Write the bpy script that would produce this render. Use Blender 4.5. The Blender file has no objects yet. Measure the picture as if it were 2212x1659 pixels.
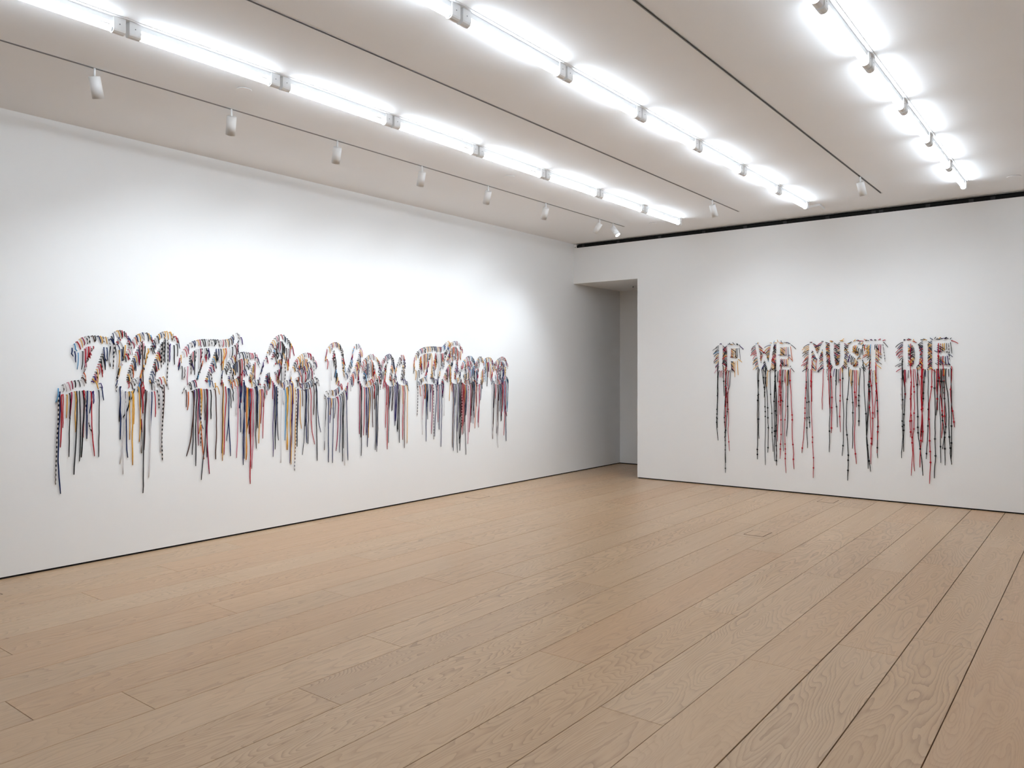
import bpy, math, random
from mathutils import Vector, Matrix

# ------------------------------------------------------------------ camera, world, exposure
scene = bpy.context.scene
COL = scene.collection
XL, XR, YF, YB, ZC = -7.842, 1.16, 12.030, -4.00, 4.2155     # left wall, right wall, far wall, back wall, ceiling
TH = math.radians(37.65)                                      # camera heading, left of the far-wall normal

cam = bpy.data.cameras.new('camera')
cam.sensor_width = 36.0
cam.lens = 36.0 * 1672.0 / 2212.0
cam.shift_y = -27.0 / 2212.0
cam.clip_start = 0.05
cam_o = bpy.data.objects.new('camera', cam)
cam_o.location = (0, 0, 1.86)
cam_o.rotation_euler = (math.pi / 2, 0, TH)
COL.objects.link(cam_o)
scene.camera = cam_o

world = bpy.data.worlds.new('world')
scene.world = world
world.use_nodes = True
world.node_tree.nodes['Background'].inputs[0].default_value = (1, 1, 1, 1)
world.node_tree.nodes['Background'].inputs[1].default_value = 0.0      # a closed room: no sky reaches it

TUBE_EMISSION = 19.0
TUBE_COLOR = (0.85, 0.965, 1.08)
SPOT_POWER = 66.0
SPOT_COLOR = (0.87, 0.97, 1.06)

vs = scene.view_settings
vs.view_transform = 'Standard'
vs.look = 'None'
vs.exposure = 0.58
vs.gamma = 1.0
vs.use_curve_mapping = False
scene.cycles.use_denoising = True
scene.cycles.max_bounces = 7
scene.cycles.diffuse_bounces = 5
scene.cycles.glossy_bounces = 2
scene.cycles.caustics_reflective = False
scene.cycles.caustics_refractive = False
scene.cycles.use_adaptive_sampling = True
scene.cycles.adaptive_threshold = 0.08
scene.cycles.sample_clamp_indirect = 8.0

random.seed(41)


# ------------------------------------------------------------------ helpers
def mat(name, color, rough=0.6, spec=0.3, metal=0.0):
    m = bpy.data.materials.new(name)
    m.use_nodes = True
    b = m.node_tree.nodes['Principled BSDF']
    b.inputs['Base Color'].default_value = (*color, 1)
    b.inputs['Roughness'].default_value = rough
    b.inputs['Specular IOR Level'].default_value = spec
    b.inputs['Metallic'].default_value = metal
    return m


def nodes_of(m):
    nt = m.node_tree
    return nt, nt.nodes, nt.links, nt.nodes['Principled BSDF']


def painted(name, color, vary=0.03, scale=1.2, rough=0.75, bump=0.02):
    """matt paint with faint roller texture and slight colour variation"""
    m = mat(name, color, rough, 0.2)
    nt, N, L, b = nodes_of(m)
    tc = N.new('ShaderNodeTexCoord')
    n1 = N.new('ShaderNodeTexNoise'); n1.inputs['Scale'].default_value = scale; n1.inputs['Detail'].default_value = 4
    L.new(tc.outputs['Object'], n1.inputs['Vector'])
    r = N.new('ShaderNodeValToRGB')
    r.color_ramp.elements[0].position = 0.35; r.color_ramp.elements[1].position = 0.68
    r.color_ramp.elements[0].color = (*[c * (1 - vary) for c in color], 1)
    r.color_ramp.elements[1].color = (*color, 1)
    L.new(n1.outputs['Fac'], r.inputs['Fac']); L.new(r.outputs['Color'], b.inputs['Base Color'])
    n2 = N.new('ShaderNodeTexNoise'); n2.inputs['Scale'].default_value = 260; n2.inputs['Detail'].default_value = 2
    L.new(tc.outputs['Object'], n2.inputs['Vector'])
    bp = N.new('ShaderNodeBump'); bp.inputs['Strength'].default_value = bump; bp.inputs['Distance'].default_value = 0.002
    L.new(n2.outputs['Fac'], bp.inputs['Height']); L.new(bp.outputs['Normal'], b.inputs['Normal'])
    return m


class MB:
    """collects shapes and links them as one mesh object"""
    def __init__(self):
        self.v = []; self.f = []; self.mi = []; self.sm = []

    def add(self, verts, faces, mi=0, smooth=False):
        k = len(self.v)
        self.v += [tuple(p) for p in verts]
        self.f += [tuple(i + k for i in f) for f in faces]
        self.mi += [mi] * len(faces); self.sm += [smooth] * len(faces)

    def box(self, x0, x1, y0, y1, z0, z1, mi=0):
        self.add([(x0, y0, z0), (x1, y0, z0), (x1, y1, z0), (x0, y1, z0), (x0, y0, z1), (x1, y0, z1), (x1, y1, z1), (x0, y1, z1)],
                 [(0, 3, 2, 1), (4, 5, 6, 7), (0, 1, 5, 4), (1, 2, 6, 5), (2, 3, 7, 6), (3, 0, 4, 7)], mi)

    def prism(self, outline, axis_from, axis_to, place, mi=0, smooth=False):
        """outline: 2D polygon (counter-clockwise); place(a, b, t) gives a 3D point"""
        n = len(outline)
        vs_ = [place(a, b, axis_from) for a, b in outline] + [place(a, b, axis_to) for a, b in outline]
        self.add(vs_, [(i, (i + 1) % n, n + (i + 1) % n, n + i) for i in range(n)], mi, smooth)
        self.add(vs_, [tuple(range(n))[::-1], tuple(range(n, 2 * n))], mi, False)

    def lathe(self, prof, seg=20, mi=0, smooth=True, m4=None):
        """prof: (radius, z) from bottom to top; closed where the radius is 0"""
        vs_, fs = [], []
        for r, z in prof:
            for k in range(seg):
                a = 2 * math.pi * k / seg
                vs_.append(Vector((r * math.cos(a), r * math.sin(a), z)))
        for i in range(len(prof) - 1):
            for k in range(seg):
                k2 = (k + 1) % seg
                fs.append((i * seg + k, i * seg + k2, (i + 1) * seg + k2, (i + 1) * seg + k))
        fs.append(tuple(range(seg))[::-1]); fs.append(tuple((len(prof) - 1) * seg + k for k in range(seg)))
        if m4 is not None:
            vs_ = [m4 @ p for p in vs_]
        self.add(vs_, fs[:-2], mi, smooth); self.add(vs_, fs[-2:], mi, False)

    def tube(self, pts, rad, seg=5, mi=0, flat=1.0, normal=None, knots=()):
        """a cord along pts; flat < 1 makes it thinner along normal; knots: indices where it thickens"""
        if knots:
            q_, kk = [], []
            for i, p in enumerate(pts):
                if i in knots and 0 < i < len(pts) - 1:
                    u = (pts[i + 1] - pts[i - 1]).normalized()
                    q_.append(p - u * 0.013); kk.append(len(q_)); q_ += [p - u * 0.004, p + u * 0.006]; kk.append(len(q_) - 1); q_.append(p + u * 0.014)
                else:
                    q_.append(p)
            pts, knots = q_, tuple(kk)
        n = len(pts); vs_ = []
        for i, p in enumerate(pts):
            t = (pts[min(i + 1, n - 1)] - pts[max(i - 1, 0)]).normalized()
            a = normal.cross(t)
            a = a.normalized() if a.length > 1e-5 else Vector((0, 0, 1)).cross(t).normalized()
            b = t.cross(a)
            r = rad
            if i in knots: r = rad * 2.3
            if i == n - 1: r = rad * 0.75
            for k in range(seg):
                q = 2 * math.pi * k / seg
                vs_.append(p + a * (r * math.cos(q)) + b * (r * (flat if i not in knots else 1.0) * math.sin(q)))
        fs = []
        for i in range(n - 1):
            for k in range(seg):
                k2 = (k + 1) % seg
                fs.append((i * seg + k, i * seg + k2, (i + 1) * seg + k2, (i + 1) * seg + k))
        fs.append(tuple(range(seg))[::-1]); fs.append(tuple((n - 1) * seg + k for k in range(seg)))
        self.add(vs_, fs, mi, True)

    def build(self, name, mats, parent=None, loc=None):
        me = bpy.data.meshes.new(name)
        org = Vector(loc) if loc is not None else Vector((0, 0, 0))
        me.from_pydata([tuple(Vector(p) - org) for p in self.v], [], self.f)
        for m in (mats if isinstance(mats, (list, tuple)) else [mats]):
            me.materials.append(m)
        me.polygons.foreach_set('material_index', self.mi)
        me.polygons.foreach_set('use_smooth', self.sm)
        me.update()
        o = bpy.data.objects.new(name, me)
        o.location = org
        COL.objects.link(o)
        if parent is not None:
            adopt(o, parent)
        return o


ORIGIN = {}


def adopt(o, parent):
    """parent o, keeping its coordinates in the world (parents here are only translated)"""
    o.parent = parent
    w = Vector((0, 0, 0)); p = parent
    while p is not None:
        w += Vector(p.location); p = p.parent
    o.location = Vector(o.location) - w


def empty(name, loc):
    o = bpy.data.objects.new(name, None)
    o.empty_display_size = 0.1
    o.location = loc
    COL.objects.link(o)
    return o


def tag(o, label=None, cat=None, group=None, kind=None):
    for k, v in (('label', label), ('category', cat), ('group', group), ('kind', kind)):
        if v: o[k] = v
    return o


def copy_tree(o, parent=None):
    c = o.copy(); COL.objects.link(c); c.parent = parent
    for ch in list(o.children):
        copy_tree(ch, c)
    return c


ORD = ['first', 'second', 'third', 'fourth', 'fifth', 'sixth', 'seventh', 'eighth', 'ninth', 'tenth', 'eleventh', 'twelfth']

# ------------------------------------------------------------------ materials
M_WALL = painted('wall_paint', (0.885, 0.885, 0.88), 0.012, 0.7)
M_CEIL = painted('ceiling_paint', (0.905, 0.90, 0.90), 0.02, 0.8)
M_BLACK = mat('black_reveal', (0.006, 0.006, 0.006), 0.7, 0.2)
M_BLACK2 = mat('black_bracket', (0.014, 0.014, 0.015), 0.45, 0.4)
M_GREYLIP = mat('grey_lip', (0.28, 0.275, 0.265), 0.5, 0.3)
M_TRACK = mat('track_dark', (0.10, 0.096, 0.09), 0.45, 0.4)
M_TRACKLIP = mat('track_grey', (0.34, 0.33, 0.315), 0.4, 0.5)
M_WHITE = painted('white_enamel', (0.84, 0.84, 0.835), 0.01, 3.0, 0.4, 0.0)
M_SCREW = mat('steel_screw', (0.10, 0.10, 0.10), 0.4, 0.5, 0.6)
M_SUB = mat('floor_gap', (0.030, 0.020, 0.013), 0.9, 0.1)

M_TUBE = bpy.data.materials.new('lit_tube')
M_TUBE.use_nodes = True
_n = M_TUBE.node_tree.nodes; _l = M_TUBE.node_tree.links
_n.remove(_n['Principled BSDF'])
_e = _n.new('ShaderNodeEmission'); _e.inputs[0].default_value = (*TUBE_COLOR, 1); _e.inputs[1].default_value = TUBE_EMISSION
_l.new(_e.outputs[0], _n['Material Output'].inputs[0])

M_LENS = bpy.data.materials.new('lit_lens')
M_LENS.use_nodes = True
_n = M_LENS.node_tree.nodes; _l = M_LENS.node_tree.links
_n.remove(_n['Principled BSDF'])
_e = _n.new('ShaderNodeEmission'); _e.inputs[0].default_value = (1, 1, 1, 1); _e.inputs[1].default_value = 6.0
_l.new(_e.outputs[0], _n['Material Output'].inputs[0])


def oak():
    """oiled oak: long straight grain, some boards with cathedral figure, a few small knots; tint differs from board to board"""
    m = mat('oak', (0.45, 0.32, 0.21), 0.42, 0.5)
    nt, N, L, b = nodes_of(m)

    def math_(op, a, bb=None, clamp=False):
        n = N.new('ShaderNodeMath'); n.operation = op; n.use_clamp = clamp
        for i, s in enumerate((a, bb)):
            if s is None: continue
            if isinstance(s, (int, float)): n.inputs[i].default_value = s
            else: L.new(s, n.inputs[i])
        return n.outputs[0]

    tc = N.new('ShaderNodeTexCoord'); oi = N.new('ShaderNodeObjectInfo')
    rnd = oi.outputs['Random']
    off = N.new('ShaderNodeCombineXYZ')
    L.new(math_('MULTIPLY', rnd, 37.0), off.inputs[0]); L.new(math_('MULTIPLY', rnd, 91.0), off.inputs[1]); L.new(math_('MULTIPLY', rnd, 13.0), off.inputs[2])
    add = N.new('ShaderNodeVectorMath'); add.operation = 'ADD'
    L.new(tc.outputs['Object'], add.inputs[0]); L.new(off.outputs[0], add.inputs[1])

    def scaled(sx, sy):
        mp = N.new('ShaderNodeVectorMath'); mp.operation = 'MULTIPLY'; mp.inputs[1].default_value = (sx, sy, 1.0)
        L.new(add.outputs[0], mp.inputs[0]); return mp.outputs[0]

    def noise(vec, scale, detail=3, rough=0.5):
        n = N.new('ShaderNodeTexNoise'); n.inputs['Scale'].default_value = scale; n.inputs['Detail'].default_value = detail
        n.inputs['Roughness'].default_value = rough
        L.new(vec, n.inputs['Vector']); return n.outputs['Fac']

    fine = noise(scaled(150, 5), 1.0, 3, 0.6)                     # pores
    streak = noise(scaled(22, 0.7), 1.0, 4, 0.6)                  # broad streaks along the board
    cloud = noise(scaled(2.2, 0.8), 1.0, 2)
    # growth rings: contour lines of a long smooth field
    field = noise(scaled(3.4, 0.55), 1.0, 2, 0.45)
    wob = noise(scaled(16, 5.0), 1.0, 2)
    r2 = math_('FRACT', math_('MULTIPLY', rnd, 17.0))
    amp = math_('ADD', math_('MULTIPLY', math_('MULTIPLY', r2, r2), 46.0), 24.0)
    phase = math_('ADD', math_('MULTIPLY', field, amp), math_('MULTIPLY', wob, 1.1))
    rings = math_('FRACT', phase)
    rings = math_('POWER', rings, 3.0)
    ringamt = math_('MULTIPLY', rings, math_('ADD', math_('MULTIPLY', math_('FRACT', math_('MULTIPLY', rnd, 7.3)), 0.55), 0.30))
    ringamt = math_('MULTIPLY', ringamt, math_('ADD', math_('MULTIPLY', cloud, 1.2), 0.2))

    ramp = N.new('ShaderNodeValToRGB')                            # board tint
    els = ramp.color_ramp.elements
    els[0].position = 0.0; els[0].color = (0.497, 0.334, 0.202, 1)
    els[1].position = 1.0; els[1].color = (0.519, 0.345, 0.203, 1)
    for p, c in ((0.25, (0.528, 0.361, 0.220, 1)), (0.5, (0.509, 0.334, 0.194, 1)), (0.72, (0.546, 0.376, 0.230, 1)), (0.88, (0.506, 0.319, 0.181, 1))):
        e = els.new(p); e.color = c
    L.new(math_('FRACT', math_('MULTIPLY', rnd, 5.7)), ramp.inputs['Fac'])

    def shade(col, fac, target, strength):
        mx = N.new('ShaderNodeMix'); mx.data_type = 'RGBA'; mx.blend_type = 'MULTIPLY'
        L.new(math_('MULTIPLY', fac, strength, True) if not isinstance(fac, float) else fac, mx.inputs[0])
        L.new(col, mx.inputs[6]); mx.inputs[7].default_value = (*target, 1)
        return mx.outputs[2]

    col = ramp.outputs['Color']
    col = shade(col, math_('SUBTRACT', streak, 0.35, True), (0.76, 0.70, 0.64), 0.6)
    col = shade(col, math_('SUBTRACT', cloud, 0.42, True), (0.91, 0.86, 0.79), 0.7)
    col = shade(col, ringamt, (0.50, 0.45, 0.40), 1.0)
    col = shade(col, math_('SUBTRACT', fine, 0.52, True), (0.54, 0.48, 0.43), 1.35)
    vo = N.new('ShaderNodeTexVoronoi'); vo.inputs['Scale'].default_value = 1.0
    L.new(scaled(2.6, 1.05), vo.inputs['Vector'])
    sep = N.new('ShaderNodeSeparateColor'); L.new(vo.outputs['Color'], sep.inputs[0])
    kn = math_('MULTIPLY', math_('LESS_THAN', vo.outputs['Distance'], 0.022), math_('GREATER_THAN', sep.outputs[0], 0.62))
    col = shade(col, kn, (0.30, 0.24, 0.20), 0.8)
    L.new(col, b.inputs['Base Color'])
    rg = math_('ADD', math_('MULTIPLY', streak, 0.12), 0.28)
    L.new(rg, b.inputs['Roughness'])
    bp = N.new('ShaderNodeBump'); bp.inputs['Strength'].default_value = 0.05; bp.inputs['Distance'].default_value = 0.001
    L.new(fine, bp.inputs['Height']); L.new(bp.outputs['Normal'], b.inputs['Normal'])
    return m


M_OAK = oak()

# ------------------------------------------------------------------ room shell
T = 0.15
XD, ZD = -6.517, 3.480            # right edge and top of the opening beside the left wall
YP = 13.742                       # wall at the end of the passage behind the opening
XP = XR - T                         # unseen run of the passage behind the far wall, lengthened to darken it
XQ, YQ = -6.70, 19.0               # beyond XQ an unseen unlit room, added to draw light out of the passage
ZW = 0.018                        # walls stop short of the floor over a black reveal
ZT = 4.137                        # far wall stops under the black slot

def structure(o, label=None):
    o['kind'] = 'structure'
    if label: o['label'] = label
    return o

m = MB(); m.box(XL - T, XL, YB - T, YP + T, ZW, ZC + 0.1)
structure(m.build('wall_left', M_WALL), 'long white gallery wall on the left carrying the script lettering')

m = MB()
m.box(XD, XR + T, YF, YF + T, ZW, ZT)
m.box(XL, XD, YF, YF + T, ZD, ZT)
structure(m.build('wall_far', M_WALL), 'white far wall with tall opening at its left end and block lettering')

m = MB()
m.box(XL, XQ, YP, YP + T, ZW, ZD)
m.box(XP, XP + T, YF + T, YQ + T, ZW, ZD)
m.box(XQ - T, XQ, YP + T, YQ + T, ZW, ZD)  # unseen walls of the dark room added to swallow passage light
m.box(XQ, XP, YQ, YQ + T, ZW, ZD)
structure(m.build('wall_passage', M_WALL), 'white wall closing the dim passage behind the opening, with unseen walls added beyond')

m = MB(); m.box(XL, XP + T, YF + T, YQ + T, ZD, ZD + 0.1)
structure(m.build('ceiling_passage', M_WALL), 'low white ceiling of the dim passage and the unseen room added beyond')

m = MB(); m.box(XR, XR + T, YB - T, YF + T, ZW, ZC + 0.1)
structure(m.build('wall_right', M_WALL))
m = MB(); m.box(XL, XR, YB - T, YB, ZW, ZC + 0.1)
structure(m.build('wall_back', M_WALL))

# ceiling: strips between the recessed track slots
TRACKS = (-6.240, -4.320, -2.383)
Y_TEND, SLOT, SDEP = 11.080, 0.013, 0.03
m = MB()
xs = [XL - T] + [v for t in TRACKS for v in (t - SLOT, t + SLOT)] + [XR + T]
for i in range(0, len(xs), 2):
    m.box(xs[i], xs[i + 1], YB - T, YF + 0.12, ZC, ZC + 0.1)
for t in TRACKS:
    m.box(t - SLOT, t + SLOT, Y_TEND, YF + 0.12, ZC, ZC + 0.1)
    m.box(t - SLOT, t + SLOT, YB - T, Y_TEND, ZC + SDEP, ZC + 0.1)
structure(m.build('ceiling', M_CEIL), 'white plaster ceiling with recessed track slots')

# black slot between ceiling and far wall: dark recess, grey lip, brackets, white end cap
m = MB(); m.box(XL, XR, YF + 0.10, YF + T, ZT, ZC)
slot = structure(m.build('trim_1', M_BLACK), 'black recessed slot along the top of the far wall')
m = MB(); m.box(XL + 0.07, XR, YF + 0.001, YF + 0.012, ZT - 0.004, ZT + 0.050); m.build('fascia', M_BLACK, slot)
m = MB(); m.box(XL + 0.07, XR, YF - 0.002, YF + 0.016, ZC - 0.012, ZC - 0.003); m.build('lip', M_GREYLIP, slot)
bx = [-7.66, -6.93, -6.12, -5.32, -4.62, -3.99, -3.36, -2.72, -2.62, -2.02, -1.50, -1.25, -0.86, -0.35]
for x in bx:
    m = MB(); m.box(x, x + 0.055, YF - 0.003, YF + 0.001, ZT, ZT + 0.045); m.build('bracket', M_BLACK2, slot)
m = MB(); m.box(XL + 0.002, XL + 0.068, YF - 0.004, YF + 0.05, ZT + 0.001, ZC - 0.012); m.build('end_cap', M_WHITE, slot)
m = MB(); m.box(XL + 0.030, XL + 0.050, YF - 0.006, YF - 0.004, ZT + 0.006, ZT + 0.018); m.build('screw', M_SCREW, slot)

# black reveals at the foot of the walls
m = MB(); m.box(XL - T, XL - 0.012, YB, YP, 0.0, ZW)
structure(m.build('baseboard_left', M_BLACK), 'black shadow gap at the foot of the left wall')
m = MB(); m.box(XD + 0.012, XR, YF + 0.012, YF + T - 0.012, 0.0, ZW)
structure(m.build('baseboard_far', M_BLACK), 'black shadow gap at the foot of the far wall')
m = MB(); m.box(XL, XQ - 0.012, YP + 0.012, YP + T, 0.0, ZW)
structure(m.build('baseboard_passage', M_BLACK), 'black shadow gap at the end of the passage')
m = MB(); m.box(XR + 0.012, XR + T, YB, YF, 0.0, ZW)
structure(m.build('baseboard_right', M_BLACK))
m = MB(); m.box(XL, XR, YB - T, YB - 0.012, 0.0, ZW)
structure(m.build('baseboard_back', M_BLACK))

# ------------------------------------------------------------------ floor of wide oak boards
m = MB(); m.box(XL - T, XR + T, YB - T, YQ + T, -0.12, -0.016)
floor = structure(m.build('floor', M_SUB), 'floor of wide pale oak boards running towards the far wall')
JOINTS = {-7.68: [2.86], -7.38: [4.765], -7.02: [3.80], -6.65: [2.945, 6.78], -6.27: [3.92], -5.89: [2.02, 5.20], -5.49: [3.425, 6.33],
          -5.11: [4.235], -4.73: [1.71, 5.04], -4.35: [2.175, 5.585, 8.65], -3.96: [3.685, 7.25], -3.58: [2.835, 5.785, 9.235],
          -3.20: [4.93, 8.51], -2.80: [4.19, 7.92, 11.23], -2.42: [5.71, 9.45], -2.04: [3.705, 7.315, 10.46], -1.65: [4.90],
          -1.27: [5.54, 8.40, 11.21], -0.89: [5.99, 9.59], -0.50: [6.82]}
PITCH, SEAM0 = 0.38447, -0.7010
rp = random.Random(7)


def plank(x0, x1, y0, y1):
    c = 0.0012
    z1 = rp.uniform(-0.0004, 0.0)
    m = MB()
    v = [(x0, y0, -0.016), (x1, y0, -0.016), (x1, y1, -0.016), (x0, y1, -0.016),
         (x0, y0, z1 - c), (x1, y0, z1 - c), (x1, y1, z1 - c), (x0, y1, z1 - c),
         (x0 + c, y0 + c, z1), (x1 - c, y0 + c, z1), (x1 - c, y1 - c, z1), (x0 + c, y1 - c, z1)]
    f = [(8, 9, 10, 11)]
    for i in range(4):
        j = (i + 1) % 4
        f += [(i, j, 4 + j, 4 + i), (4 + i, 4 + j, 8 + j, 8 + i)]
    m.add(v, f)
    return m.build('plank', M_OAK, floor, loc=((x0 + x1) / 2, (y0 + y1) / 2, 0))


col = -5
while True:
    xr_ = SEAM0 - PITCH * col
    xl_ = xr_ - PITCH
    col += 1
    if xr_ < XL: break
    if xl_ > XR: continue
    xl_c, xr_c = max(xl_, XL - 0.02), min(xr_, XR)
    yend = YP + 0.01 if xl_c < -3.0 else YF + 0.03
    mid = (xl_ + xr_) / 2
    js = []
    for k, v in JOINTS.items():
        if xl_ < k < xr_: js = list(v)
    if not js: js = [rp.uniform(2, 5)]
    while js[0] > YB + 1.2: js.insert(0, js[0] - rp.uniform(2.9, 3.6))
    while js[-1] < yend - 2.2: js.append(js[-1] + rp.uniform(2.9, 3.6))
    js = [YB] + [j for j in js if YB + 0.3 < j < yend - 0.2] + [yend]
    g = rp.choice((0.0020, 0.0026, 0.0032)) + (0.0022 if xr_ > -1.3 else 0.0003)
    for a, bq in zip(js[:-1], js[1:]):
        plank(xl_c + g, xr_c - rp.uniform(0.0006, 0.0014), a + 0.0013, bq - 0.0013)

# flush wooden floor-box lids
def floor_lid(x0, x1, y0, y1, label):
    t = tag(empty('floor_box_cover', ((x0 + x1) / 2, (y0 + y1) / 2, 0)), label, 'floor cover', 'floor box covers')
    w = 0.006
    f = MB()
    for a in ((x0, x1, y0, y0 + w), (x0, x1, y1 - w, y1), (x0, x0 + w, y0 + w, y1 - w), (x1 - w, x1, y0 + w, y1 - w)):
        f.box(*a, -0.001, 0.0008)
    f.build('frame', M_SUB, t)
    l = MB(); l.box(x0 + w, x1 - w, y0 + w, y1 - w, -0.001, 0.0012)
    l.build('lid', M_OAK, t, loc=((x0 + x1) / 2, (y0 + y1) / 2, 0))

floor_lid(-3.308, -3.082, 8.617, 8.908, 'flush wooden floor box lid outlined in the middle of the open floor')
floor_lid(-3.310, -3.086, 11.425, 11.728, 'flush wooden floor box lid close to the foot of the far wall')
floor_lid(-7.545, -7.300, 8.640, 8.930, 'flush wooden floor box lid near the left wall below the last word')
floor_lid(-7.535, -7.310, 2.215, 2.520, 'flush wooden floor box lid cut by the left edge of the photo')

# ------------------------------------------------------------------ fluorescent rows
ROWS = (-5.235, -3.330, -1.424)
ROWNAME = ('left', 'middle', 'right')
Y_REND, FP, NFIX = 11.045, 1.2160, 9
for i, rx in enumerate(ROWS):
    m = MB(); m.box(rx - 0.045, rx + 0.050, Y_REND - FP * NFIX, Y_REND, ZC - 0.006, ZC)
    structure(m.build('trim_%d' % (i + 2), M_WHITE), 'white mounting strip on the ceiling behind the %s row of tubes' % ROWNAME[i])


def socket_outline(w=0.030, top=-0.006, bot=-0.108, r=0.024):
    pts = [(w, top), (-w, top)]
    cx, cy = 0.0, bot + r
    pts += [(-w, cy + 0.004)]
    for k in range(7):
        a = math.pi + math.pi * k / 6
        pts.append((w * math.cos(a), cy + r * math.sin(a)))
    pts += [(w, cy + 0.004)]
    return pts[::-1]


def make_batten():
    """base at the middle of the fitting on the ceiling, running along Y"""
    root = empty('fluorescent_batten', (0, 0, 0))
    hl = FP / 2 - 0.013
    out = socket_outline()
    for s in (-1, 1):
        a, b_ = (hl - 0.078, hl) if s > 0 else (-hl, -hl + 0.078)
        k = MB(); k.prism(out, a, b_, lambda x, z, y: (x, y, z))
        ho = k.build('lampholder', M_WHITE, root)
        # cover seam and screw on the side that faces the camera
        for sx in (-1, 1):
            q = MB()
            cy = (a + b_) / 2
            q.box(min(sx * 0.0300, sx * 0.0312), max(sx * 0.0300, sx * 0.0312), cy - 0.003, cy + 0.003, -0.051, -0.045)
            q.build('screw', M_SCREW, ho)
    c = MB(); c.box(-0.020, 0.020, -hl + 0.07, hl - 0.07, -0.040, -0.006); c.build('channel', M_WHITE, root)
    t = MB()
    tl = hl - 0.074
    t.lathe([(0.0175, -tl + 0.012), (0.019, -tl + 0.016), (0.019, tl - 0.016), (0.0175, tl - 0.012)], 14,
            m4=Matrix.Translation((0, 0, -0.083)) @ Matrix.Rotation(-math.pi / 2, 4, 'X'))
    tb = t.build('tube', M_TUBE, root)
    for s in (-1, 1):
        e = MB()
        e.lathe([(0.0165, s * tl - 0.012), (0.0165, s * tl + 0.012)], 14,
                m4=Matrix.Translation((0, 0, -0.083)) @ Matrix.Rotation(-math.pi / 2, 4, 'X'))
        e.build('end_ring', M_SCREW, tb)
    return root


proto = make_batten()
first = True
for i, rx in enumerate(ROWS):
    for k in range(NFIX):
        o = proto if first else copy_tree(proto)
        first = False
        o.location = (rx, Y_REND - FP * (k + 0.5), ZC)
        tag(o, 'lit white fluorescent batten in the %s ceiling row, %s from the far wall' % (ROWNAME[i], ORD[k]), 'light',
            'fluorescent battens in the %s row' % ROWNAME[i])

# white L-shaped cable cover beyond the end of the middle row
m = MB()
out = [(-3.415, 11.345), (-3.415, 11.310), (-3.232, 11.225), (-3.215, 11.245), (-3.240, 11.560), (-3.275, 11.560), (-3.255, 11.270)]
m.prism(out, ZC - 0.032, ZC, lambda a, b_, t: (a, b_, t))
tag(m.build('cable_cover', M_WHITE, loc=(-3.3, 11.35, ZC)), 'white bent cable cover on the ceiling beyond the end of the middle tube row', 'cable cover')

# ------------------------------------------------------------------ recessed tracks and their spotlights
TNAME = ('nearest the left wall', 'between the left and middle tube rows', 'between the middle and right tube rows')
for i, t in enumerate(TRACKS):
    r = tag(empty('lighting_track', (t, 5.0, ZC)), 'thin dark recessed lighting track in the ceiling %s' % TNAME[i], 'track', 'recessed lighting tracks')
    m = MB(); m.box(t - SLOT + 0.002, t + SLOT - 0.002, YB, Y_TEND - 0.002, ZC + 0.010, ZC + 0.026); m.build('channel', M_TRACK, r)
    for s in (-1, 1):
        m = MB()
        a, b_ = sorted((t + s * (SLOT - 0.0005), t + s * (SLOT - 0.005)))
        m.box(a, b_, YB, Y_TEND - 0.001, ZC - 0.002, ZC + 0.012); m.build('rim', M_TRACKLIP, r)


def spotlight(x, y, direction, label, group, power, cone=125):
    root = tag(empty('track_spotlight', (x, y, ZC)), label, 'spotlight', group)
    m = MB(); m.box(x - 0.010, x + 0.010, y - 0.06, y + 0.06, ZC - 0.0005, ZC + 0.010); m.build('adapter', M_TRACK, root)
    m = MB(); m.lathe([(0.008, -0.072), (0.008, 0.002)], 12, m4=Matrix.Translation((x, y, ZC))); m.build('stem', M_WHITE, root)
    d = Vector(direction).normalized()
    q = d.to_track_quat('-Z', 'Y').to_matrix().to_4x4()
    piv = Vector((x, y, ZC - 0.080))
    m4 = Matrix.Translation(piv) @ q
    m = MB()
    m.lathe([(0.036, -0.135), (0.041, -0.148), (0.043, -0.150), (0.043, 0.010), (0.040, 0.016), (0.030, 0.016)], 24, m4=m4)
    body = m.build('body', M_WHITE, root)
    m = MB(); m.lathe([(0.036, -0.1495), (0.036, -0.140)], 20, m4=m4); m.build('lens', M_LENS, body)
    ld = bpy.data.lights.new('spot_beam', 'SPOT')
    ld.energy = power; ld.color = SPOT_COLOR
    ld.spot_size = math.radians(cone); ld.spot_blend = 1.0; ld.shadow_soft_size = 0.03
    lo = bpy.data.objects.new('spot_beam', ld)
    lo.matrix_world = Matrix.Translation(piv + d * 0.156) @ q
    COL.objects.link(lo)
    lo.parent = root
    lo.matrix_parent_inverse = Matrix.Translation(Vector((x, y, ZC))).inverted()
    return root


def aim(phi, tilt, base=(-1, 0)):
    """phi turns from base towards +Y (or -X for the far wall); tilt is measured from straight down"""
    p, t = math.radians(phi), math.radians(tilt)
    bx_, by_ = base
    hx = bx_ * math.cos(p) - by_ * math.sin(p) * -1
    hy = by_ * math.cos(p) - bx_ * math.sin(p)
    return Vector((hx * math.sin(t), hy * math.sin(t), -math.cos(t)))


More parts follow.
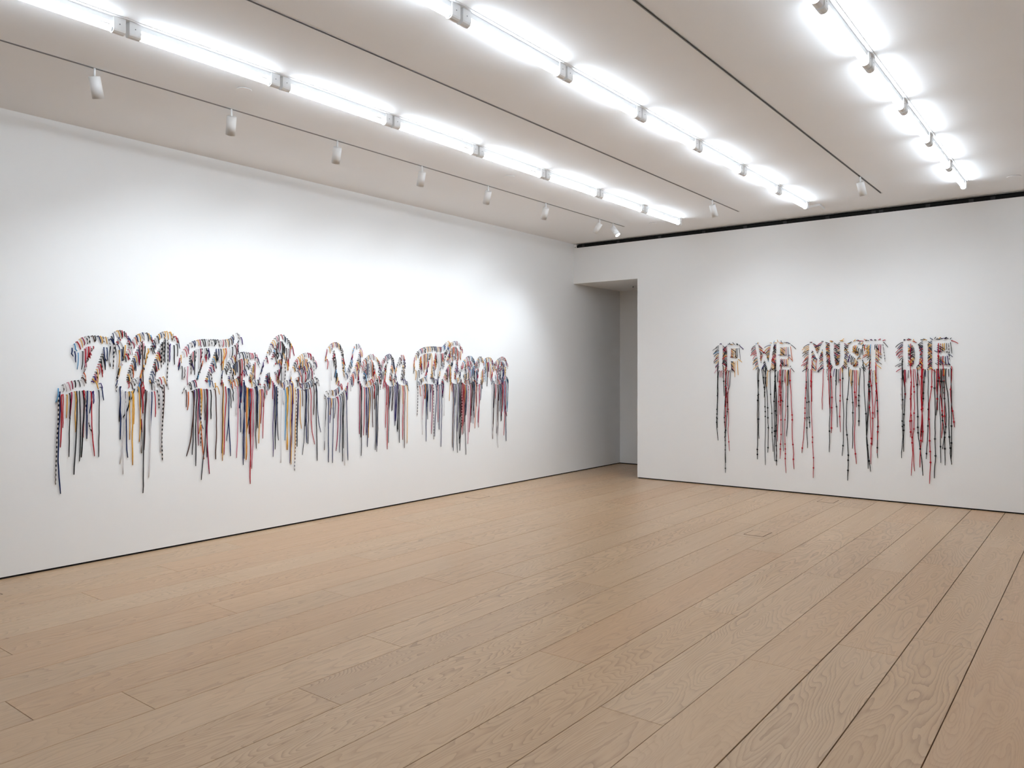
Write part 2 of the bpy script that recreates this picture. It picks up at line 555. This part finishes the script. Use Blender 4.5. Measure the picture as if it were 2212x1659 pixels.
LEFT_HEADS = [(2.78, 56, 20), (3.965, 25, 29), (5.17, 24, 29), (6.40, 27, 29), (7.595, 27, 29), (8.865, 24, 29), (10.305, -8, 33)]
for k, (y, phi, tilt) in enumerate(LEFT_HEADS):
    spotlight(-6.240, y, aim(phi, tilt), 'white cylinder track spotlight on the left track, %s from the left edge of the photo' % ORD[k],
              'white spotlights on the left track', SPOT_POWER, 125 if k < 6 else 75)
spotlight(-6.240, 10.715, Vector((0.50, -0.02, -0.66)), 'white track spotlight at the far end of the left track with its lit face showing',
          'white spotlights on the left track', SPOT_POWER * 0.5, 70)
spotlight(-4.320, 10.11, Vector((0.10, 0.40, -0.9)), 'white cylinder track spotlight near the far end of the second track from the left',
          'white spotlights aimed at the far wall', SPOT_POWER)
spotlight(-2.383, 9.99, Vector((0.12, 0.40, -0.9)), 'white cylinder track spotlight near the far end of the third track from the left',
          'white spotlights aimed at the far wall', SPOT_POWER)

# flush round covers in the ceiling
for x, y, z, r_, lab in ((-5.72, 3.75, ZC, 0.062, 'flush white round ceiling cover beside the nearest left tubes'),
                         (-5.73, 7.38, ZC, 0.062, 'flush white round ceiling cover halfway along the left tube row'),
                         (-5.74, 11.09, ZC, 0.062, 'flush white round ceiling cover beside the far end of the left tube row'),
                         (-0.91, 11.10, ZC, 0.075, 'flush white round ceiling cover at the far right above the black slot')):
    t = tag(empty('sprinkler_cover', (x, y, z)), lab, 'ceiling cover', 'round ceiling covers')
    m = MB(); m.lathe([(r_ * 0.97, -0.007), (r_, -0.005), (r_, -0.003)], 36, m4=Matrix.Translation((x, y, z))); m.build('disc', M_CEIL, t)
    m = MB(); m.lathe([(r_ * 0.95, -0.003), (r_ * 0.95, 0.0)], 36, m4=Matrix.Translation((x, y, z))); m.build('gap_ring', M_GREYLIP, t)
t = tag(empty('ceiling_sprinkler', (-7.13, 12.99, ZD)), 'small sprinkler with round flange in the passage ceiling', 'sprinkler')
m = MB(); m.lathe([(0.060, -0.008), (0.072, -0.003), (0.072, 0.0)], 28, m4=Matrix.Translation((-7.13, 12.99, ZD))); m.build('flange', M_WHITE, t)
m = MB(); m.lathe([(0.012, -0.030), (0.016, -0.026), (0.007, -0.022), (0.007, -0.006)], 14, m4=Matrix.Translation((-7.13, 12.99, ZD))); m.build('nozzle', M_SCREW, t)

# strokes of plain letters, in metres along the wall and above the floor: (letter, stroke width, strokes)
LEFT_WORDS=[
 [
  ('I',0.088,[[(3.338,2.085),(3.389,2.135),(3.475,2.151),(3.607,2.141)],[(3.536,2.135),(3.496,2.007),(3.449,1.871),(3.402,1.746)],[(3.213,1.682),(3.283,1.712),(3.389,1.719),(3.492,1.709)]]),
  ("'",0.06,[[(3.669,2.166),(3.697,2.222),(3.751,2.224),(3.779,2.17),(3.724,2.103)]]),
  ('l',0.075,[[(4.035,2.135),(3.996,2.205),(3.924,2.188),(3.854,2.073),(3.798,1.932),(3.761,1.802),(3.779,1.713),(3.835,1.694),(3.901,1.749)]]),
  ('l',0.075,[[(4.294,2.176),(4.233,2.228),(4.158,2.21),(4.084,2.088),(4.03,1.92),(3.991,1.786),(4.011,1.71),(4.074,1.69),(4.163,1.756)]]),
 ],
 [
  ('T',0.085,[[(4.424,1.947),(4.434,2.046),(4.514,2.128),(4.643,2.156),(4.838,2.156),(4.964,2.176),(5.035,2.241)],[(4.748,2.139),(4.693,2.0),(4.638,1.847),(4.595,1.731)],[(4.477,1.683),(4.535,1.712),(4.643,1.711),(4.732,1.699)]]),
  ('a',0.065,[[(5.226,2.023),(5.111,2.037),(4.999,1.983),(4.924,1.873),(4.901,1.759),(4.959,1.696),(5.046,1.737),(5.153,1.841),(5.244,1.98)],[(5.256,2.034),(5.189,1.873),(5.165,1.756),(5.214,1.692),(5.299,1.723)]]),
  ('k',0.065,[[(5.741,2.164),(5.642,2.256),(5.538,2.187),(5.462,2.01),(5.386,1.792),(5.355,1.679)],[(5.38,1.809),(5.493,1.939),(5.596,2.034),(5.675,2.013),(5.622,1.929),(5.487,1.874)],[(5.493,1.874),(5.557,1.753),(5.635,1.675),(5.741,1.718)]]),
  ('e',0.065,[[(5.834,1.807),(5.971,1.874),(6.083,1.972),(6.013,2.046),(5.902,1.999),(5.828,1.874),(5.821,1.739),(5.902,1.67),(6.027,1.68),(6.125,1.748)]]),
 ],
 [
  ('Y',0.085,[[(6.363,2.039),(6.393,2.152),(6.482,2.166),(6.513,2.024),(6.535,1.845),(6.581,1.719)],[(6.822,2.168),(6.767,1.997),(6.673,1.815),(6.566,1.648),(6.445,1.567),(6.341,1.57)]]),
  ('o',0.07,[[(7.039,2.037),(6.926,1.937),(6.885,1.783),(6.95,1.685),(7.064,1.702),(7.163,1.826),(7.155,1.963),(7.08,2.037),(7.039,2.037)]]),
  ('u',0.07,[[(7.239,1.876),(7.324,2.015),(7.401,2.042),(7.375,1.876),(7.358,1.736),(7.436,1.684),(7.523,1.76),(7.585,1.941),(7.63,2.045)],[(7.63,2.045),(7.585,1.844),(7.585,1.721),(7.684,1.694)]]),
 ],
 [
  ('T',0.085,[[(7.932,1.91),(7.95,2.075),(8.073,2.151),(8.267,2.168),(8.465,2.173),(8.577,2.258)],[(8.277,2.148),(8.218,1.978),(8.16,1.776)],[(7.998,1.69),(8.102,1.723),(8.277,1.707)]]),
  ('h',0.07,[[(8.848,2.195),(8.764,2.27),(8.618,2.211),(8.496,1.981),(8.405,1.699)],[(8.445,1.774),(8.546,1.946),(8.67,2.038),(8.732,2.011),(8.691,1.843),(8.711,1.71),(8.837,1.723)]]),
  ('e',0.065,[[(8.912,1.835),(9.041,1.878),(9.151,1.979),(9.085,2.057),(8.976,2.006),(8.901,1.878),(8.912,1.736),(8.998,1.678),(9.151,1.734)]]),
  ('r',0.065,[[(9.218,1.893),(9.307,2.038),(9.353,2.024),(9.33,1.878),(9.307,1.689)],[(9.319,1.842),(9.432,1.988),(9.525,2.041),(9.63,1.997)]]),
  ('e',0.065,[[(9.701,1.834),(9.832,1.879),(9.954,1.985),(9.893,2.053),(9.772,2.006),(9.677,1.879),(9.689,1.73),(9.772,1.676),(9.966,1.742)]]),
 ],
]
RIGHT_WORDS=[
 [
  ('I',0.06,[[(-4.997,2.277),(-4.997,1.901)]]),
  ('F',0.06,[[(-4.856,2.275),(-4.856,1.901)],[(-4.856,2.26),(-4.71,2.264)],[(-4.856,2.058),(-4.741,2.057)]]),
 ],
 [
  ('W',0.046,[[(-4.401,2.273),(-4.342,1.907)],[(-4.342,1.907),(-4.276,2.125)],[(-4.276,2.125),(-4.21,1.907)],[(-4.21,1.907),(-4.152,2.282)]]),
  ('E',0.06,[[(-4.066,2.28),(-4.066,1.9)],[(-4.066,2.266),(-3.902,2.27)],[(-4.066,2.086),(-3.938,2.085)],[(-4.066,1.914),(-3.902,1.913)]]),
 ],
 [
  ('M',0.046,[[(-3.59,1.906),(-3.57,2.284)],[(-3.57,2.284),(-3.475,2.079)],[(-3.475,2.079),(-3.381,2.286)],[(-3.381,2.286),(-3.361,1.912)]]),
  ('U',0.058,[[(-3.268,2.284),(-3.261,2.049),(-3.222,1.939),(-3.163,1.932),(-3.124,2.028),(-3.124,2.287)]]),
  ('S',0.058,[[(-2.867,2.221),(-2.931,2.283),(-3.001,2.237),(-3.001,2.149),(-2.912,2.066),(-2.867,1.992),(-2.906,1.917),(-2.976,1.911),(-3.027,1.979)]]),
  ('T',0.058,[[(-2.804,2.28),(-2.593,2.282)],[(-2.698,2.278),(-2.698,1.903)]]),
 ],
 [
  ('D',0.06,[[(-2.274,2.275),(-2.274,1.909)],[(-2.274,2.268),(-2.191,2.273),(-2.133,2.194),(-2.127,2.019),(-2.174,1.922),(-2.274,1.909)]]),
  ('I',0.06,[[(-2.023,2.275),(-2.023,1.915)]]),
  ('E',0.06,[[(-1.909,2.279),(-1.909,1.914)],[(-1.909,2.272),(-1.74,2.281)],[(-1.909,2.093),(-1.779,2.098)],[(-1.909,1.921),(-1.74,1.926)]]),
 ],
]

# ------------------------------------------------------------------ lettering of laces on the two walls
def lace_mat(name, color, check=None):
    m = mat(name, color, 0.8, 0.15)
    nt, N, L, b = nodes_of(m)
    tc = N.new('ShaderNodeTexCoord')
    if check:
        mp = N.new('ShaderNodeVectorMath'); mp.operation = 'MULTIPLY'; mp.inputs[1].default_value = (28, 28, 46)
        L.new(tc.outputs['Object'], mp.inputs[0])
        ck = N.new('ShaderNodeTexChecker'); ck.inputs['Scale'].default_value = 1.0
        ck.inputs[1].default_value = (*color, 1); ck.inputs[2].default_value = (*check, 1)
        L.new(mp.outputs[0], ck.inputs['Vector']); L.new(ck.outputs['Color'], b.inputs['Base Color'])
    else:
        n = N.new('ShaderNodeTexNoise'); n.inputs['Scale'].default_value = 300; n.inputs['Detail'].default_value = 1
        L.new(tc.outputs['Object'], n.inputs['Vector'])
        mx = N.new('ShaderNodeMix'); mx.data_type = 'RGBA'; mx.blend_type = 'MULTIPLY'
        L.new(n.outputs['Fac'], mx.inputs[0]); mx.inputs[6].default_value = (*color, 1); mx.inputs[7].default_value = (0.7, 0.7, 0.7, 1)
        L.new(mx.outputs[2], b.inputs['Base Color'])
    return m


LACE = [lace_mat('lace_black', (0.012, 0.012, 0.014)), lace_mat('lace_charcoal', (0.055, 0.052, 0.055)), lace_mat('lace_navy', (0.012, 0.026, 0.11)),
        lace_mat('lace_red', (0.52, 0.012, 0.025)), lace_mat('lace_crimson', (0.34, 0.012, 0.06)), lace_mat('lace_yellow', (0.86, 0.44, 0.07)),
        lace_mat('lace_purple', (0.06, 0.02, 0.16)), lace_mat('lace_white', (0.80, 0.76, 0.77)), lace_mat('lace_pink', (0.72, 0.25, 0.32)),
        lace_mat('lace_blue', (0.12, 0.38, 0.66)), lace_mat('lace_brown', (0.10, 0.045, 0.035)),
        lace_mat('lace_check', (0.015, 0.013, 0.013), (0.62, 0.55, 0.52)), lace_mat('lace_stripe', (0.05, 0.04, 0.09), (0.80, 0.78, 0.78)),
        lace_mat('lace_orange', (0.72, 0.16, 0.04))]
NAMES = ['black', 'charcoal', 'navy blue', 'red', 'crimson', 'yellow', 'purple', 'white', 'pink', 'light blue', 'brown', 'black checked', 'white and black striped', 'orange']
W_LEFT = [16, 6, 11, 12, 6, 13, 6, 15, 4, 3, 5, 12, 1, 2]
W_LEFT_LONG = [20, 8, 20, 12, 6, 10, 8, 10, 3, 0.5, 8, 5, 1, 2]
W_RIGHT = [36, 5, 6, 17, 5, 24, 7, 2, 1, 2, 2, 4, 0, 4]
W_RIGHT_LONG = [55, 6, 0, 36, 4, 0, 0, 1, 0, 0, 0, 0, 0, 0]


def smooth(pts, step=0.012):
    """Catmull-Rom through pts, resampled"""
    P = [Vector(p) for p in pts]
    if len(P) == 2:
        n = max(2, int((P[1] - P[0]).length / step)); return [P[0].lerp(P[1], i / n) for i in range(n + 1)]
    closed = (P[0] - P[-1]).length < 1e-6
    ext = ([P[-2]] if closed else [P[0] * 2 - P[1]]) + P + ([P[1]] if closed else [P[-1] * 2 - P[-2]])
    out = []
    for i in range(1, len(ext) - 2):
        a, b_, c, d = ext[i - 1:i + 3]
        n = max(2, int((c - b_).length / step))
        for k in range(n):
            t = k / n
            out.append(0.5 * ((2 * b_) + (c - a) * t + (2 * a - 5 * b_ + 4 * c - d) * t * t + (3 * b_ - 3 * c + d - a) * t ** 3))
    out.append(P[-1])
    return out


def outline_points(strokes, width, spacing):
    """points on the outline of the union of thick strokes, each with its outward normal"""
    h = width / 2
    lines = [smooth(s) for s in strokes]
    cand = []
    for li, ln in enumerate(lines):
        for i, p in enumerate(ln):
            t = (ln[min(i + 1, len(ln) - 1)] - ln[max(i - 1, 0)]).normalized()
            for s in (-1, 1):
                n = Vector((-t.y, t.x)) * s
                cand.append((p + n * h, n))
        for end, tdir in ((ln[0], (ln[0] - ln[1]).normalized()), (ln[-1], (ln[-1] - ln[-2]).normalized())):
            nn = Vector((-tdir.y, tdir.x))
            for k in (-1, 0, 1):
                dd = (tdir + nn * k * 0.9).normalized()
                cand.append((end + dd * h, dd))
    allp = [q for ln in lines for q in ln]
    out = []
    for p, n in cand:
        if any((p - q).length < h * 0.93 for q in allp): continue
        if any((p - q).length < spacing for q, _ in out): continue
        out.append((p, n))
    return out


def wavy(p0, length, rng, side, out, amp, n, drift):
    """a hanging lace: leaves the wall, arcs over and falls with loose kinks; returns (s, z, off the wall)"""
    pts = [(p0.x, p0.y, -0.004), (p0.x + side * 0.35, p0.y + 0.004, out * 0.8), (p0.x + side * 0.8, p0.y - 0.018, out)]
    s = p0.x + side; w = 0.0; v = 0.0
    for i in range(1, n + 1):
        f = i / n
        v = v * 0.55 + rng.gauss(0, amp)
        w += v
        off = out * (1 - f) + 0.009 + 0.004 * rng.random()
        pts.append((s + w + drift * f * f * f, p0.y - 0.018 - (length - 0.02) * f, off))
    return pts


def build_word(name_word, letters, left, label, group, rng):
    if left:
        P3 = lambda s, z, d: Vector((XL + d, s, z)); NRM = Vector((1, 0, 0))
    else:
        P3 = lambda s, z, d: Vector((s, YF - d, z)); NRM = Vector((0, -1, 0))
    wide = 1.12 if left else 1.0
    xs_ = [p[0] for L_ in letters for st in L_[2] for p in st]
    zs_ = [p[1] for L_ in letters for st in L_[2] for p in st]
    org = P3((min(xs_) + max(xs_)) / 2, min(zs_), 0)
    root = tag(empty('lace_word', org), label, 'lettering', group)
    ink = [(q, L_[1] * wide / 2) for L_ in letters for st in L_[2] for q in smooth(st, 0.02)]

    def clear(p, q, h0=0.92):
        """the largest share of the way from p to q that stays off the white strokes"""
        for i in range(2, 9):
            t = p.lerp(q, i / 8)
            if any(abs(t.x - c.x) < h and abs(t.y - c.y) < h and (t - c).length < h * h0 for c, h in ink):
                return max(0.12, (i - 1) / 8)
        return 1.0

    for ch, width, strokes in letters:
        width *= wide
        zlo = min(p[1] for st in strokes for p in st)
        zhi = max(p[1] for st in strokes for p in st)
        pts = outline_points(strokes, width, 0.0190 if left else 0.0175)
        body = MB(); hang = []
        for p, n in pts:
            low = p.y < zlo + (0.065 if left else 0.05)
            down = n.y < -0.25
            if left:
                is_long = low and down and ch != "'"
                r = 0.0052
                if is_long and rng.random() < 0.90:
                    L_ = max(0.25, rng.gauss(0.71, 0.16))
                    if rng.random() < 0.15: L_ = rng.uniform(0.12, 0.35)
                    if rng.random() < 0.09: L_ = rng.uniform(0.85, 0.98)
                    hang.append((p, n, L_, rng.choices(range(14), W_LEFT_LONG)[0], ()))
                    if rng.random() < 0.30:
                        hang.append((p + Vector((rng.uniform(0.006, 0.011), 0.004)), n, L_ * rng.uniform(0.55, 1.15), rng.choices(range(14), W_LEFT_LONG)[0], ()))
                    continue
                if n.y < -0.72 and rng.random() < 0.20:
                    L_ = rng.uniform(0.18, 0.62)
                    hang.append((p, n, max(0.12, L_ * (clear(p, p - Vector((0, L_))) if rng.random() < 0.75 else 1)), rng.choices(range(14), W_LEFT_LONG)[0], ()))
                    continue
                c = rng.choices(range(14), W_LEFT)[0]
                if n.y > 0.35:
                    L_ = rng.uniform(0.055, 0.10); side = rng.uniform(0.008, 0.035); drop = L_ * 0.8
                elif n.y < -0.5:
                    L_ = rng.uniform(0.10, 0.26); side = rng.gauss(0.0, 0.008); drop = L_
                else:
                    L_ = rng.uniform(0.06, 0.15); side = n.x * rng.uniform(0.012, 0.04) + 0.006; drop = L_ * 0.9
                if n.y < 0.35:
                    k_ = clear(p, p + Vector((side * 1.15, -drop))); side *= max(k_, 0.5); drop *= k_
                o_ = rng.uniform(0.012, 0.024)
                q = [(p.x, p.y, -0.004), (p.x + side * 0.35 + n.x * 0.004, p.y + 0.004 + max(n.y, 0) * 0.006, o_ * 0.75),
                     (p.x + side * 0.75, p.y - drop * 0.33, o_), (p.x + side * 1.0, p.y - drop * 0.68, o_ * 0.75),
                     (p.x + side * 1.15 + rng.gauss(0, 0.006), p.y - drop, o_ * 0.5 + 0.003)]
                body.tube([P3(*t) for t in q], r * rng.uniform(0.8, 1.15), 5, c, 0.75, NRM)
            else:
                is_long = p.y < zlo + 0.03 and n.y < -0.3
                r = 0.0050
                under = n.y < -0.8 and not is_long
                if (is_long and rng.random() < 0.72) or (under and rng.random() < 0.12) or (abs(n.x) > 0.4 and p.y < zlo + 0.15 and rng.random() < 0.20 and clear(p, p - Vector((-n.x * 0.02, 0.2))) == 1.0):
                    L_ = min(rng.choice((rng.uniform(0.35, 0.9), rng.uniform(0.8, 1.35), rng.uniform(1.1, 1.55), rng.uniform(1.2, 1.72))), p.y - 0.20)
                    n_ = max(8, int(L_ / 0.075))
                    kn = tuple(i for i in range(4, n_ + 2) if rng.random() < 0.24)
                    hang.append((p, n, L_, rng.choices(range(14), W_RIGHT_LONG)[0], kn))
                    if not (is_long and rng.random() < 0.35): continue
                c = rng.choices(range(14), W_RIGHT)[0]
                L_ = rng.uniform(0.05, 0.125)
                if n.y > 0.5: L_ *= 0.40
                if n.y < -0.6: L_ = rng.uniform(0.08, 0.24)
                dx = n.x * 0.80 + rng.gauss(0, 0.14); dz = n.y * 0.55 - 0.55 + rng.gauss(0, 0.12)
                if n.y > 0.5: dz = rng.uniform(-0.1, 0.5); dx = rng.uniform(-1, 0.8)
                if n.y < -0.6: dx *= 0.25; dz = -1
                d = Vector((dx, dz)).normalized() * L_
                if n.y < 0.5: d *= clear(p, p + d)
                o_ = rng.uniform(0.012, 0.034)
                q = [(p.x, p.y, -0.004), (p.x + d.x * 0.25, p.y + d.y * 0.18 + 0.002, o_ * 0.7), (p.x + d.x * 0.62, p.y + d.y * 0.55, o_),
                     (p.x + d.x * 0.88, p.y + d.y * 0.88 - 0.003, o_ * 0.9), (p.x + d.x, p.y + d.y * 1.08 - 0.004, o_ * 0.8)]
                body.tube([P3(*t) for t in q], r * rng.uniform(0.75, 1.1), 5, c, 0.75, NRM)
        used = sorted(set(body.mi))
        body.mi = [used.index(i) for i in body.mi]
        cx = sum(p.x for p, _ in pts) / len(pts)
        lo = body.build('lace_letter', [LACE[i] for i in used], root, loc=P3(cx, zlo, 0))
        lo['kind'] = 'stuff'
        lo['label'] = ('comma-shaped apostrophe' if ch == "'" else 'letter %s' % ch) + ' outlined by short coloured laces'
        for p, n, L_, c, kn in hang:
            mb = MB()
            n_ = max(6, int(L_ / (0.075)))
            side = n.x * 0.016 + rng.gauss(0, 0.006)
            tail = rng.choice((0, 0, 0, 0, 1)) * rng.gauss(0, 0.035)
            q = wavy(p, L_, rng, side, rng.uniform(0.012, 0.026), 0.0022 if left else 0.0030, n_, tail)
            rad = (0.0058 if left else 0.0050) * rng.uniform(0.85, 1.15)
            mb.tube([P3(*t) for t in q], rad, 6, 0, 0.7, NRM, kn)
            h = mb.build('hanging_lace', LACE[c], lo, loc=P3(p.x, p.y, 0))
            h['label'] = 'long %s lace%s' % (NAMES[c], ' tied in knots' if len(kn) > 1 else '')


for i, (wd, txt) in enumerate(zip(LEFT_WORDS, ("I'll", 'Take', 'You', 'There'))):
    build_word(txt, wd, True, 'script word "%s" of multicoloured laces hanging on the left wall' % txt, 'lace words on the left wall', random.Random(100 + i))
for i, (wd, txt) in enumerate(zip(RIGHT_WORDS, ('IF', 'WE', 'MUST', 'DIE'))):
    build_word(txt, wd, False, 'block capital word "%s" of laces with long knotted strands on the far wall' % txt, 'lace words on the far wall', random.Random(200 + i))
